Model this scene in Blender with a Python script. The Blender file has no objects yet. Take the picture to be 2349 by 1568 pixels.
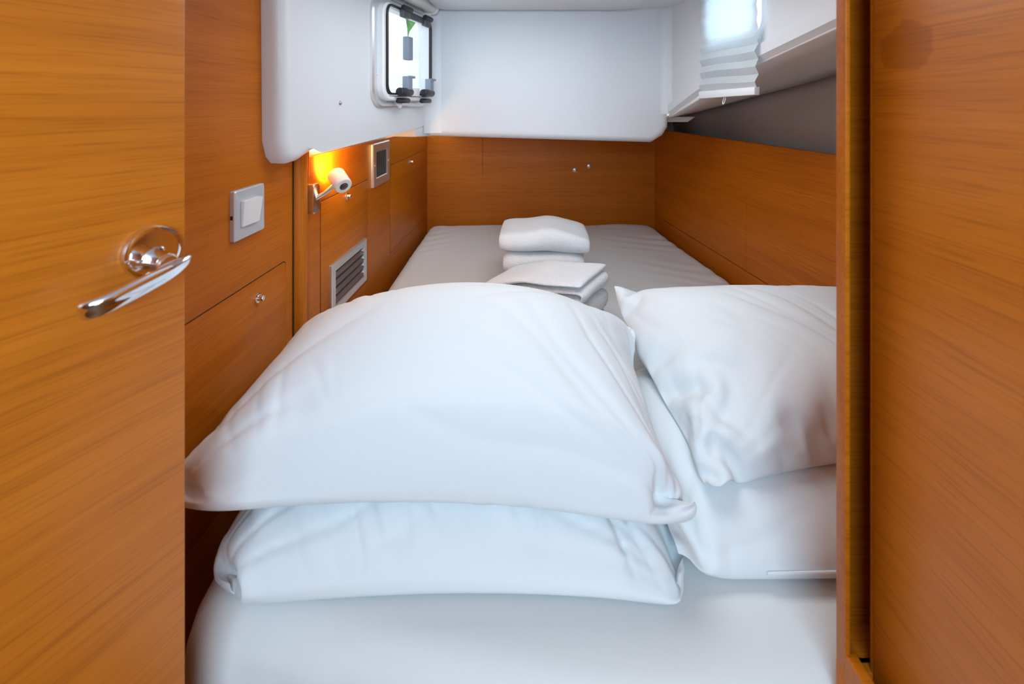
import bpy, bmesh, math, random
import numpy as np
from mathutils import Vector, Matrix, noise as mnoise

random.seed(4)
C = bpy.context.scene.collection
EYE = 1.485                      # eye height above the cabin sole
F = 1044.0                       # focal length in pixels of the 2349 wide frame
sc = bpy.context.scene

# ------------------------------------------------------------------ materials
def new_mat(name):
    m = bpy.data.materials.new(name); m.use_nodes = True
    nt = m.node_tree
    b = nt.nodes['Principled BSDF']
    return m, nt, b

def simple(name, col, rough=.5, metal=0., spec=.5, coat=0., bump=None, sheen=0., trans=0.):
    m, nt, b = new_mat(name)
    b.inputs['Base Color'].default_value = (*col, 1)
    b.inputs['Roughness'].default_value = rough
    b.inputs['Metallic'].default_value = metal
    b.inputs['Specular IOR Level'].default_value = spec
    b.inputs['Coat Weight'].default_value = coat
    b.inputs['Sheen Weight'].default_value = sheen
    b.inputs['Transmission Weight'].default_value = trans
    if bump:
        scale, dist, det = bump
        tc = nt.nodes.new('ShaderNodeTexCoord')
        n = nt.nodes.new('ShaderNodeTexNoise'); n.inputs['Scale'].default_value = scale; n.inputs['Detail'].default_value = det
        bp = nt.nodes.new('ShaderNodeBump'); bp.inputs['Distance'].default_value = dist; bp.inputs['Strength'].default_value = 1.0
        nt.links.new(tc.outputs['Object'], n.inputs['Vector'])
        nt.links.new(n.outputs['Fac'], bp.inputs['Height'])
        nt.links.new(bp.outputs['Normal'], b.inputs['Normal'])
    return m

def wood(name, dark, mid, light, axis=0, rough=.40, fine=1.15, seed=0., coat=.06, spec=.22, dark_patch=None):
    """straight grained teak veneer, grain along the object's own axis"""
    m, nt, b = new_mat(name)
    N, L = nt.nodes.new, nt.links.new
    tc = N('ShaderNodeTexCoord')
    def mapped(sl, sw, sd=None):
        mp = N('ShaderNodeMapping'); s = [sw, sw, sw]; s[axis] = sl
        mp.inputs['Scale'].default_value = s
        mp.inputs['Location'].default_value = (seed, seed * .7, seed * 1.3)
        L(tc.outputs['Object'], mp.inputs['Vector']); return mp
    def tex(mp, detail, rough_=.55):
        n = N('ShaderNodeTexNoise'); n.inputs['Scale'].default_value = 1.0
        n.inputs['Detail'].default_value = detail; n.inputs['Roughness'].default_value = rough_
        L(mp.outputs['Vector'], n.inputs['Vector']); return n
    broad = tex(mapped(.9, 14 * fine), 3)
    streak = tex(mapped(1.7, 85 * fine), 5, .65)
    pore = tex(mapped(9, 520 * fine), 3, .6)
    # broad + streak -> ramp
    a = N('ShaderNodeMath'); a.operation = 'MULTIPLY_ADD'; a.inputs[1].default_value = .55
    mul = N('ShaderNodeMath'); mul.operation = 'MULTIPLY'; mul.inputs[1].default_value = .45
    L(streak.outputs['Fac'], a.inputs[0]); L(broad.outputs['Fac'], mul.inputs[0]); L(mul.outputs[0], a.inputs[2])
    r = N('ShaderNodeValToRGB'); e = r.color_ramp.elements
    e[0].position = .27; e[0].color = (*dark, 1); e[1].position = .74; e[1].color = (*light, 1)
    mm = e.new(.50); mm.color = (*mid, 1)
    L(a.outputs[0], r.inputs[0])
    pr = N('ShaderNodeValToRGB'); pe = pr.color_ramp.elements
    pe[0].position = .36; pe[0].color = (.55, .5, .45, 1); pe[1].position = .47; pe[1].color = (1, 1, 1, 1)
    L(pore.outputs['Fac'], pr.inputs[0])
    mx = N('ShaderNodeMix'); mx.data_type = 'RGBA'; mx.blend_type = 'MULTIPLY'; mx.inputs[0].default_value = .55
    L(r.outputs[0], mx.inputs[6]); L(pr.outputs[0], mx.inputs[7])
    L(mx.outputs[2], b.inputs['Base Color'])
    b.inputs['Roughness'].default_value = rough
    b.inputs['Coat Weight'].default_value = coat; b.inputs['Specular IOR Level'].default_value = spec; b.inputs['Coat Roughness'].default_value = .22
    bp = N('ShaderNodeBump'); bp.inputs['Distance'].default_value = .00025; bp.inputs['Strength'].default_value = .5
    L(pore.outputs['Fac'], bp.inputs['Height']); L(bp.outputs['Normal'], b.inputs['Normal'])
    if dark_patch:                       # oval patch of darker tone with a ragged edge
        (x0, z0, rx, rz) = dark_patch
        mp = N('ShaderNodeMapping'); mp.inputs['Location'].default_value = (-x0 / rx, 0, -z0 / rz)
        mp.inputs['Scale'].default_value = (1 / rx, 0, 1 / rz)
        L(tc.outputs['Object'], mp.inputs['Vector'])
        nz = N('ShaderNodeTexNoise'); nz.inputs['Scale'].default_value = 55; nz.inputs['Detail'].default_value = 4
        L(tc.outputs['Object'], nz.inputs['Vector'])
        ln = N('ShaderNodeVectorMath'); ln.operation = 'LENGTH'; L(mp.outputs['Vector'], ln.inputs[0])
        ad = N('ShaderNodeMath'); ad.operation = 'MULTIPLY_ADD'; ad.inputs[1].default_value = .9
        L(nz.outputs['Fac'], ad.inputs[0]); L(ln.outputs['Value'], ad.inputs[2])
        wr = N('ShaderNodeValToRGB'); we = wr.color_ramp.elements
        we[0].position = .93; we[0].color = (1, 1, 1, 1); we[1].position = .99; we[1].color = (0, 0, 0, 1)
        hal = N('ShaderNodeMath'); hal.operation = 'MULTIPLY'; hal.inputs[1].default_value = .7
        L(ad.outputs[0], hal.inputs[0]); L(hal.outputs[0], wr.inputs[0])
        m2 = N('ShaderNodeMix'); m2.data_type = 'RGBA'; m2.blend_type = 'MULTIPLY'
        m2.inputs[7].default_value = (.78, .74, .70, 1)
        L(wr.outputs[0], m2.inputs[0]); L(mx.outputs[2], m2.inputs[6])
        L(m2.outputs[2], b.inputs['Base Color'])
    return m

WD, WM, WL = (.40, .100, .003), (.53, .142, .005), (.61, .182, .010)
M = {}
M['teak'] = wood('teak_veneer', WD, WM, WL, 0, seed=0, fine=1.5)
M['teak_door'] = wood('teak_door_veneer', (.42, .112, .004), (.57, .160, .007), (.66, .205, .014), 0, seed=3.3, fine=1.25, coat=.16, spec=.45)
M['teak_right_door'] = wood('teak_open_door_veneer', (.50, .135, .004), (.62, .185, .007), (.68, .225, .015), 0, seed=7.1, fine=.9, rough=.4, coat=.10, spec=.28, dark_patch=(-.475, .058, .036, .028))
M['teak_back'] = wood('teak_back_veneer', WD, WM, WL, 0, seed=5.7)
M['teak_right'] = wood('teak_berth_front_veneer', WD, WM, WL, 0, seed=9.2)
M['teak_vert'] = wood('teak_solid_vertical', WD, WM, WL, 2, seed=2.2, rough=.4)
M['teak_locker'] = wood('teak_locker_veneer', WD, WM, WL, 0, seed=12.5)
M['sole'] = wood('teak_and_holly_sole', (.12, .05, .015), (.2, .09, .03), (.3, .14, .05), 1, seed=1)
M['gel'] = simple('white_gelcoat', (.72, .74, .76), .38, bump=(900, .00015, 2), spec=.4)
M['hull'] = simple('grey_hull_lining', (.52, .51, .505), .42, bump=(700, .0002, 2))
M['deck_under'] = simple('pale_grey_deck_lining', (.80, .78, .76), .5, bump=(700, .0002, 2))
M['pillow'] = simple('white_cotton', (.76, .79, .805), .9, spec=.15, sheen=.12, bump=(1400, .00012, 1))
M['sheet'] = simple('pale_grey_sheet', (.72, .72, .71), .85, spec=.15, sheen=.12, bump=(1400, .00012, 1))
M['towel'] = simple('white_terry', (.86, .86, .86), .95, spec=.1, sheen=.3, bump=(300, .004, 3))
M['chrome'] = simple('polished_chrome', (.86, .86, .88), .07, 1.)
M['chrome_soft'] = simple('satin_chrome', (.78, .76, .74), .22, 1.)
M['alu'] = simple('satin_aluminium', (.74, .74, .75), .34, .85, bump=(1500, .00004, 1))
M['silver_plastic'] = simple('silver_plastic', (.62, .66, .71), .40, .35)
M['white_plastic'] = simple('white_plastic', (.82, .83, .84), .4)
M['cream_plastic'] = simple('cream_plastic', (.78, .77, .74), .45)
M['black'] = simple('black_rubber', (.012, .014, .018), .4)
M['grey_plastic'] = simple('grey_blue_plastic', (.22, .26, .32), .45)
M['gap'] = simple('dark_joint', (.030, .014, .006), .8)
M['dark_lens'] = simple('dark_lens', (.02, .012, .015), .12, coat=1.)
M['lamp_white'] = simple('lamp_off_white', (.78, .74, .68), .45)
M['foliage'] = simple('green_foliage', (.10, .26, .05), .6)
M['dark_grey'] = simple('dark_grey_plastic', (.065, .07, .08), .4)
M['vent_dark'] = simple('vent_shadow', (.05, .05, .05), .7)

def glassy(name, tint=(1, 1, 1), alpha=.12):
    m = bpy.data.materials.new(name); m.use_nodes = True; nt = m.node_tree; nt.nodes.clear()
    o = nt.nodes.new('ShaderNodeOutputMaterial'); mix = nt.nodes.new('ShaderNodeMixShader')
    t = nt.nodes.new('ShaderNodeBsdfTransparent'); g = nt.nodes.new('ShaderNodeBsdfGlossy')
    t.inputs[0].default_value = (*tint, 1); g.inputs['Roughness'].default_value = .03
    mix.inputs[0].default_value = .06
    nt.links.new(t.outputs[0], mix.inputs[1]); nt.links.new(g.outputs[0], mix.inputs[2])
    nt.links.new(mix.outputs[0], o.inputs[0])
    return m
M['glass'] = glassy('clear_acrylic', (.93, .96, .97))
M['glass_blue'] = glassy('blue_tinted_acrylic', (.86, .94, 1.))

def blind_mat():
    m = bpy.data.materials.new('pleated_blind_fabric'); m.use_nodes = True; nt = m.node_tree; nt.nodes.clear()
    o = nt.nodes.new('ShaderNodeOutputMaterial')
    d = nt.nodes.new('ShaderNodeBsdfDiffuse'); t = nt.nodes.new('ShaderNodeBsdfTranslucent'); tr = nt.nodes.new('ShaderNodeBsdfTransparent')
    d.inputs[0].default_value = (.80, .84, .85, 1); t.inputs[0].default_value = (.86, .93, .96, 1)
    a = nt.nodes.new('ShaderNodeMixShader'); a.inputs[0].default_value = .5
    b = nt.nodes.new('ShaderNodeMixShader'); b.inputs[0].default_value = .10
    nt.links.new(d.outputs[0], a.inputs[1]); nt.links.new(t.outputs[0], a.inputs[2])
    nt.links.new(a.outputs[0], b.inputs[1]); nt.links.new(tr.outputs[0], b.inputs[2]); nt.links.new(b.outputs[0], o.inputs[0])
    return m
M['blind'] = blind_mat()

def emit(name, col, s):
    m, nt, b = new_mat(name)
    b.inputs['Base Color'].default_value = (*col, 1)
    b.inputs['Emission Color'].default_value = (*col, 1); b.inputs['Emission Strength'].default_value = s
    return m
M['blue_edge'] = simple('blue_acrylic_edge', (.10, .28, .80), .25)
M['bulb'] = emit('warm_lamp_lens', (1., .62, .22), 12)

# ------------------------------------------------------------------ mesh helpers
def link(name, bm, mat, parent=None, smooth=True, angle=40, sub=0, mats=None):
    bmesh.ops.recalc_face_normals(bm, faces=bm.faces[:])
    me = bpy.data.meshes.new(name); bm.to_mesh(me); bm.free()
    o = bpy.data.objects.new(name, me); C.objects.link(o)
    me.materials.append(M[mat] if isinstance(mat, str) else mat)
    if smooth:
        for p in me.polygons: p.use_smooth = True
        if angle < 180: me.set_sharp_from_angle(angle=math.radians(angle))
    if sub:
        s = o.modifiers.new('sub', 'SUBSURF'); s.levels = 1; s.render_levels = sub
    if parent is not None: o.parent = parent
    return o

def empty(name, loc, rz=0., rx=0., ry=0.):
    o = bpy.data.objects.new(name, None); C.objects.link(o)
    o.location = loc; o.rotation_euler = (rx, ry, rz); o.empty_display_size = .05
    return o

def tag(o, label, cat, group=None):
    o['label'] = label; o['category'] = cat
    if group: o['group'] = group
    return o

def struct(o):
    o['kind'] = 'structure'; return o

def at(o, loc, rz=0.):
    o.location = loc; o.rotation_euler = (0, 0, rz); return o

def box(bm, x0, x1, y0, y1, z0, z1, bev=0., seg=2):
    b2 = bmesh.new()
    bmesh.ops.create_cube(b2, size=1)
    for v in b2.verts:
        v.co = Vector(((x0 + x1) / 2 + v.co.x * (x1 - x0), (y0 + y1) / 2 + v.co.y * (y1 - y0), (z0 + z1) / 2 + v.co.z * (z1 - z0)))
    if bev: bmesh.ops.bevel(b2, geom=b2.edges[:], offset=bev, segments=seg, affect='EDGES', profile=.5)
    merge(bm, b2); return bm

def merge(bm, b2, mat=None):
    if mat is not None: bmesh.ops.transform(b2, matrix=mat, verts=b2.verts[:])
    t = bpy.data.meshes.new('t'); b2.to_mesh(t); b2.free(); bm.from_mesh(t); bpy.data.meshes.remove(t)

def mbox(*a, **k):
    return box(bmesh.new(), *a, **k)

def cyl(bm, p0, p1, r0, r1=None, n=32, bev=0.):
    r1 = r0 if r1 is None else r1
    p0, p1 = Vector(p0), Vector(p1); d = p1 - p0
    b2 = bmesh.new()
    bmesh.ops.create_cone(b2, cap_ends=True, segments=n, radius1=r0, radius2=r1, depth=d.length)
    if bev:
        ed = [e for e in b2.edges if abs(e.verts[0].co.z - e.verts[1].co.z) < 1e-6]
        bmesh.ops.bevel(b2, geom=ed, offset=bev, segments=3, affect='EDGES', profile=.5)
    q = d.to_track_quat('Z', 'Y').to_matrix().to_4x4()
    merge(bm, b2, Matrix.Translation((p0 + p1) / 2) @ q); return bm

def lathe(bm, prof, origin, axis, n=40):
    """prof: list of (r, h) along axis"""
    q = Vector(axis).to_track_quat('Z', 'Y').to_matrix().to_4x4()
    mt = Matrix.Translation(origin) @ q
    rings = []
    for r, h in prof:
        rings.append([bm.verts.new(mt @ Vector((r * math.cos(2 * math.pi * i / n), r * math.sin(2 * math.pi * i / n), h))) for i in range(n)])
    for a, b in zip(rings, rings[1:]):
        for i in range(n): bm.faces.new((a[i], a[(i + 1) % n], b[(i + 1) % n], b[i]))
    bm.faces.new(rings[0][::-1]); bm.faces.new(rings[-1]); return bm

def tube(bm, pts, rad, n=10, closed=False):
    pts = [Vector(p) for p in pts]; m = len(pts)
    rs = rad if isinstance(rad, (list, tuple)) else [rad] * m
    rings = []; up = Vector((.123, .32, 1)).normalized()
    for i, p in enumerate(pts):
        a = pts[(i - 1) % m] if (closed or i > 0) else p
        b = pts[(i + 1) % m] if (closed or i < m - 1) else p
        t = (b - a).normalized(); x = t.cross(up).normalized(); y = x.cross(t)
        rings.append([bm.verts.new(p + (x * math.cos(2 * math.pi * k / n) + y * math.sin(2 * math.pi * k / n)) * rs[i]) for k in range(n)])
    lst = list(zip(rings, rings[1:])) + ([(rings[-1], rings[0])] if closed else [])
    for a, b in lst:
        for k in range(n): bm.faces.new((a[k], a[(k + 1) % n], b[(k + 1) % n], b[k]))
    if not closed: bm.faces.new(rings[0][::-1]); bm.faces.new(rings[-1])
    return bm

def rrect(x0, x1, z0, z1, r, n=8):
    out = []
    for cx, cz, a0 in ((x1 - r, z1 - r, 0), (x0 + r, z1 - r, 90), (x0 + r, z0 + r, 180), (x1 - r, z0 + r, 270)):
        for k in range(n + 1):
            a = math.radians(a0 + 90 * k / n); out.append((cx + r * math.cos(a), cz + r * math.sin(a)))
    return out

def ring(bm, loops):
    """loops: list of lists of 3d points with the same length, joined in a closed torus"""
    rs = [[bm.verts.new(p) for p in l] for l in loops]
    n = len(rs[0])
    for a, b in zip(rs, rs[1:] + rs[:1]):
        for i in range(n): bm.faces.new((a[i], a[(i + 1) % n], b[(i + 1) % n], b[i]))
    return bm

def frame_ring(x0, x1, z0, z1, r, w, y0, y1, ch=.003):
    """rounded rectangular frame, width w, from depth y0 (wall) to y1 (front, more negative), chamfered front"""
    def lp(i, y): return [(x, y, z) for x, z in rrect(x0 + i, x1 - i, z0 + i, z1 - i, max(r - i, .002))]
    return ring(bmesh.new(), [lp(0, y0), lp(0, y1 + ch), lp(ch, y1), lp(w - ch, y1), lp(w, y1 + ch), lp(w, y0)])

def prism(poly, y0, y1, bev=0., seg=5, front_only=True):
    """polygon in local XZ extruded from y0 (front) to y1 (back); front edges rounded"""
    bm = bmesh.new()
    a = [bm.verts.new((x, y0, z)) for x, z in poly]; b = [bm.verts.new((x, y1, z)) for x, z in poly]
    f = bm.faces.new(a); bm.faces.new(b[::-1]); n = len(poly)
    for i in range(n): bm.faces.new((a[i], b[i], b[(i + 1) % n], a[(i + 1) % n]))
    if bev:
        bmesh.ops.bevel(bm, geom=list(f.edges), offset=bev, segments=seg, affect='EDGES', profile=.5)
    return bm

def quadstrip(rows, thick=None):
    bm = bmesh.new()
    vs = [[bm.verts.new(p) for p in r] for r in rows]
    for a, b in zip(vs, vs[1:]):
        for i in range(len(a) - 1): bm.faces.new((a[i], a[i + 1], b[i + 1], b[i]))
    if thick:
        bmesh.ops.recalc_face_normals(bm, faces=bm.faces[:])
        bmesh.ops.solidify(bm, geom=bm.faces[:], thickness=thick)
    return bm

def cut(obj, cutter_bm):
    me = bpy.data.meshes.new('c'); bmesh.ops.recalc_face_normals(cutter_bm, faces=cutter_bm.faces[:]); cutter_bm.to_mesh(me); cutter_bm.free()
    c = bpy.data.objects.new('c', me); C.objects.link(c)
    c.matrix_world = obj.matrix_basis.copy()
    m = obj.modifiers.new('b', 'BOOLEAN'); m.operation = 'DIFFERENCE'; m.object = c; m.solver = 'EXACT'
    bpy.context.view_layer.update()
    new = bpy.data.meshes.new_from_object(obj.evaluated_get(bpy.context.evaluated_depsgraph_get()))
    obj.modifiers.clear(); old = obj.data; obj.data = new; new.name = old.name
    bpy.data.objects.remove(c)

# ------------------------------------------------------------------ the cabin's planes (camera stands at x=0, y=0)
AL = math.atan(.0436)            # heading of the left wall
RL = math.pi / 2 - AL
WLX = -.5974                     # left wall's x where y=0
def LW(px, py):                  # a point of the left wall -> (s along wall, z)
    Y = 623.7 / (1220 - px); return Y / math.cos(AL), EYE - (py - 235) / F * Y
AF = math.atan(.216)             # heading of the white moulded locker above the left wall
RF = math.pi / 2 - AF
FX = -.718
def LF(px, py):
    Y = .718 / (.216 - (px - 1174.5) / F); return Y / math.cos(AF), EYE - (py - 235) / F * Y
AR = math.atan(.0838)
RR = -math.pi / 2 + AR           # right wall frame: local x towards the viewer, local -y into the cabin
WRX = 1.0334
def RWp(px, py):
    Y = WRX / ((px - 1174.5) / F + .0838); return -Y / math.cos(AR), EYE - (py - 235) / F * Y

# ------------------------------------------------------------------ setting
struct(link('floor', mbox(-1.5, 1.6, -2.6, 3.0, -.05, 0), 'sole', smooth=False))

# left wall: high near part, low far part
s_split = 1.165; s_end = 2.62
bm = bmesh.new(); box(bm, .53, s_split, 0, .03, 0, EYE + .55); box(bm, s_split, s_end, 0, .03, 0, EYE - .147)
wl = struct(at(link('wall_left', bm, 'teak', smooth=False), (WLX, 0, 0), RL))
bm = mbox(s_split, 1.9, .012, .03, EYE - .1465, EYE + .02)
struct(at(link('wall_left_lining', bm, 'gel', smooth=False), (WLX, 0, 0), RL))
# back wall
struct(at(link('wall_back', mbox(-.50, .85, 0, .03, 0, EYE - .05), 'teak_back', smooth=False), (0, 2.6, 0)))
s_j = bmesh.new(); box(s_j, -.169, -.1675, -.0006, .01, EYE - .42, EYE - .06)
struct(at(link('trim_1', s_j, 'gap', smooth=False), (0, 2.6, 0)))
struct(at(link('wall_aft_right', mbox(.62, 1.3, 0, .03, 0, EYE + .3), 'hull', smooth=False), (0, 2.605, 0)))
struct(at(link('wall_aft_left', mbox(-.9, -.30, 0, .03, 0, EYE - .02), 'teak', smooth=False), (0, 2.66, 0)))
# right wall: two panels and a lower board, shelf behind
sp = RWp(1711, 400)[0]; zt = EYE - .150
_, zl = RWp(1711, 622); zl = EYE - .685 + .045
bm = mbox(-2.66, sp - .0008, 0, .02, zl + .0015, zt, bev=.001, seg=1)
struct(at(link('wall_right', bm, 'teak_right', smooth=False), (WRX, 0, 0), RR))
bm = mbox(sp + .0008, -.55, 0, .02, zl + .0015, zt, bev=.001, seg=1)
struct(at(link('wall_right_panel', bm, 'teak_right', smooth=False), (WRX, 0, 0), RR))
bm = mbox(-2.66, -.55, -.0005, .02, 0, zl - .0015, bev=.001, seg=1)
struct(at(link('baseboard_right', bm, 'teak_right', smooth=False), (WRX, 0, 0), RR))
bm = mbox(-2.66, -.55, .006, .19, EYE - .30, EYE - .285)
struct(at(link('wall_right_shelf', bm, 'teak_right', smooth=False), (WRX, 0, 0), RR))
bm = mbox(-2.66, -.55, .018, .03, 0, EYE - .2)
struct(at(link('wall_right_backing', bm, 'gap', smooth=False), (WRX, 0, 0), RR))

# hull side beyond the shelf and the deck underside above it
def hx(Y): return 1.1334 - .0838 * Y
def lx(Y): return .625 + .065 * (1.8 - Y)
outer = [(hx(2.62), 2.62, EYE - .085), (hx(2.28), 2.28, EYE - .037), (hx(1.8175), 1.8175, EYE + .0348), (hx(1.424), 1.424, EYE + .0955), (hx(1.0), 1.0, EYE + .165), (hx(.54), .54, EYE + .235)]
rows = []
for k in range(9):
    t = k / 8; r = []
    for (x, y, z) in outer:
        zb = EYE - .34
        r.append((x + .10 * math.sin(t * math.pi * .5) * .25 - .12 * max(0, t - .6) ** 1.3, y, z + (zb - z) * t))
    rows.append(r)
struct(link('wall_hull', quadstrip(rows, -.01), 'hull', angle=180))
inner = [(lx(2.62), 2.62, EYE - .17), (lx(1.8), 1.8, EYE - .048), (lx(1.551), 1.551, EYE + .0357), (lx(1.229), 1.229, EYE + .111), (lx(.9535), .9535, EYE + .164), (lx(.54), .54, EYE + .245)]
inn6 = [inner[0], (lx(2.0), 2.0, EYE - .085), inner[1], inner[3], inner[4], inner[5]]
rows = [[Vector(a).lerp(Vector(b), t / 4) + Vector((0, 0, .006 * math.sin(t / 4 * math.pi))) for a, b in zip(inn6, outer)] for t in range(5)]
struct(link('ceiling_side_deck', quadstrip(rows, .01), 'deck_under', angle=180))
tube_pts = [(x, y, z - .002) for x, y, z in outer]
struct(link('trim_2', tube(bmesh.new(), tube_pts, .004), 'cream_plastic'))
bm = prism([(.66, EYE - .062), (.80, EYE - .062), (.765, EYE - .085), (.66, EYE - .085)], 1.98, 2.3, bev=.004)
struct(link('trim_3', bm, 'deck_under', angle=30))

# right upper lining with the chamfered lower edge and a porthole
def up(p, dx, dz): return (p[0] + dx, p[1], p[2] + dz)
rows = [[up(p, .012, 0) for p in inner[1:]], [up(p, 0, .012) for p in inner[1:]], [up(p, 0, .030) for p in inner[1:]], [up(p, .012, .036) for p in inner[1:]], [(p[0] + .012, p[1], EYE + .55) for p in inner[1:]]]
liner = struct(link('wall_right_lining', quadstrip(rows, .012), 'gel', angle=25))
AP = math.atan(.065); RP = -math.pi / 2 + AP
# porthole frame placed in its own wall frame (local x towards viewer)
pw = empty('window_2', (.742 + .012, 0, 0), RP); struct(pw)
ps0, ps1, pz0, pz1 = -1.50, -1.187, EYE + .160, EYE + .42
cutb = prism(rrect(ps0 + .022, ps1 - .022, pz0 + .022, pz1 - .022, .05), -.05, .08)
tmp = pw.matrix_basis.copy()
bmesh.ops.transform(cutb, matrix=Matrix.Translation((.754, 0, 0)) @ Matrix.Rotation(RP, 4, 'Z'), verts=cutb.verts[:])
cut(liner, cutb)
link('window_frame', frame_ring(ps0, ps1, pz0, pz1, .07, .030, .0, -.012, .004), 'white_plastic', pw)
link('window_seal', frame_ring(ps0 + .029, ps1 - .029, pz0 + .029, pz1 - .029, .045, .006, .004, -.004, .002), 'blue_edge', pw)
link('window_glass', prism(rrect(ps0 + .030, ps1 - .030, pz0 + .030, pz1 - .030, .045), .004, .010), 'glass_blue', pw)
bm = bmesh.new()
for sx in (-1.30, -1.215): cyl(bm, (sx, -.012, pz0 + .012), (sx, -.0135, pz0 + .012), .0028, n=12)
link('screw', bm, 'chrome_soft', pw)

# centre moulding under the cockpit
zc = EYE
poly = [(-.362, zc + .60), (-.362, zc - .1325), (.555, zc - .1590), (.60, zc - .132), (.622, zc - .098), (.64, zc + .60)]
bm = prism(poly, 0, .95, bev=.028, seg=6)
struct(at(link('wall_aft_moulding', bm, 'gel', angle=30), (0, 1.8, 0)))
# fillet where the moulding meets the right lining
bm = bmesh.new(); a = []; rr = .05
for z in (zc - .045, zc + .6):
    a.append([bm.verts.new((.637 + .0 - rr + rr * math.sin(t) , 1.80 - rr + rr * math.cos(t), z)) for t in [k * math.pi / 16 for k in range(9)]])
for i in range(8): bm.faces.new((a[0][i], a[0][i + 1], a[1][i + 1], a[1][i]))
struct(link('trim_4', bm, 'gel', angle=180))

# ceiling with an open hatch above the berth, a soft raised panel near the moulding
zt_c = EYE + .372
hx0, hx1, hy0, hy1 = -.22, .44, .84, 1.36
bm = bmesh.new()
box(bm, -.47, .75, hy1, 1.82, zt_c, zt_c + .03); box(bm, -.36, .75, 1.82, 2.62, zt_c, zt_c + .03); box(bm, -.75, .75, .53, hy0, zt_c, zt_c + .03)
box(bm, -.75, hx0, hy0, hy1, zt_c, zt_c + .03); box(bm, hx1, .75, hy0, hy1, zt_c, zt_c + .03)
struct(link('ceiling', bm, 'gel', smooth=False))
bm = bmesh.new(); merge(bm, frame_ring(hx0 - .03, hx1 + .03, hy0 - .03, hy1 + .03, .05, .034, .03, -.012), Matrix.Translation((0, 0, zt_c)) @ Matrix.Rotation(math.radians(90), 4, 'X') @ Matrix.Rotation(math.pi, 4, 'X') @ Matrix.Rotation(math.pi, 4, 'X'))
bm.free()
bm = bmesh.new()
pl = rrect(-.30, .475, 1.56, 1.775, .07, 10)
lo = [[(x, y, zt_c + .001) for x, y in pl], [(x, y, zt_c - .010) for x, y in rrect(-.294, .469, 1.566, 1.769, .064, 10)], [(x, y, zt_c - .014) for x, y in rrect(-.286, .461, 1.574, 1.761, .056, 10)]]
vs = [[bm.verts.new(p) for p in l] for l in lo]
for a, b in zip(vs, vs[1:]):
    for i in range(len(a)): bm.faces.new((a[i], a[(i + 1) % len(a)], b[(i + 1) % len(b)], b[i]))
bm.faces.new(vs[-1])
struct(link('ceiling_panel', bm, 'gel', angle=50))

# left moulded locker
def lf(px, py): return LF(px, py)
s0 = .985 / math.cos(AF)
pts = [(s0 + .003, EYE + .60), (s0 + .012, EYE - .085), (s0 + .026, EYE - .122), (s0 + .046, EYE - .139), (s0 + .075, EYE - .137), (s0 + .105, EYE - .126), (1.150, EYE - .099), (1.70, EYE - .099), (1.895, EYE - .099), (1.90, EYE + .60)]
bm = prism(pts, 0, .15, bev=.026, seg=6)
lm = struct(at(link('wall_left_moulding', bm, 'gel', angle=30), (FX, 0, 0), RF))
ws0, ws1, wz0, wz1 = 1.389, 1.812, EYE - .016, EYE + .333
cut(lm, prism(rrect(ws0 + .022, ws1 - .022, wz0 + .022, wz1 - .022, .045), -.05, .4))
cut(lm, prism(rrect(ws0 - .03, 1.98, wz0 - .03, EYE + .50, .03), .020, .4))
for p in lm.data.polygons: p.use_smooth = True
lm.data.set_sharp_from_angle(angle=math.radians(30))
# corner piece under its far end
bm = prism([(1.70, EYE - .095), (1.735, EYE - .128), (1.88, EYE - .136), (1.88, EYE - .095)], .002, .15, bev=.006)
struct(at(link('trim_5', bm, 'gel', angle=30), (FX, 0, 0), RF))
# vertical fillet between the two mouldings
bm = bmesh.new(); a = []
for z in (EYE - .12, EYE + .6):
    a.append([bm.verts.new((-.3400 + .062 - .062 * math.cos(t), 1.75 + .0502 * math.sin(t), z)) for t in [k * math.pi / 16 for k in range(9)]])
for i in range(8): bm.faces.new((a[0][i], a[0][i + 1], a[1][i + 1], a[1][i]))
struct(link('trim_6', bm, 'gel', angle=180))

# ---- window_1: opening portlight in the left moulding
w1 = struct(empty('window_1', (FX, 0, 0), RF))
link('window_frame', frame_ring(ws0, ws1, wz0, wz1, .062, .026, .0, -.013, .005), 'alu', w1)
link('collar', frame_ring(ws0 + .021, ws1 - .021, wz0 + .021, wz1 - .021, .048, .018, .0, -.034, .004), 'white_plastic', w1)
a0, a1, b0, b1 = ws0 + .036, ws1 - .036, wz0 + .040, wz1 - .026
link('window_seal', frame_ring(a0, a1, b0, b1, .034, .0065, -.030, -.041, .002), 'black', w1)
link('window_glass', prism(rrect(a0 + .006, a1 - .006, b0 + .006, b1 - .006, .03), -.036, -.028), 'glass', w1)
for sx in (a0 + .115, a0 + .290):
    h = link('hinge', mbox(sx - .026, sx + .026, -.052, -.034, b1 - .030, b1 - .002, bev=.004), 'dark_grey', w1)
    link('barrel', cyl(bmesh.new(), (sx - .028, -.050, b1 + .000), (sx + .030, -.050, b1 + .000), .0095, n=20, bev=.002), 'black', h)
bm = mbox(a0 + .14, a0 + .265, -.046, -.036, b1 - .024, b1 - .004, bev=.002)
link('hinge_plate', bm, 'dark_grey', w1)
for i, sx in enumerate((a0 + .115, a0 + .300)):
    bm = bmesh.new(); box(bm, sx - .017, sx + .017, -.062, -.040, b0 + .004, b0 + .062, bev=.003)
    box(bm, sx - .010, sx + .034, -.064, -.056, b0 + .056, b0 + .064, bev=.002)
    la = link('latch', bm, 'grey_plastic', w1)
    link('barrel', cyl(bmesh.new(), (sx - .062, -.052, b0 + .010), (sx + .020, -.052, b0 + .010), .0135, n=20, bev=.003), 'black', la)
    link('catch', cyl(bmesh.new(), (sx - .045, -.038, b0 - .018), (sx + .035, -.038, b0 - .018), .0085, n=20, bev=.003), 'black', la)
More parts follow.
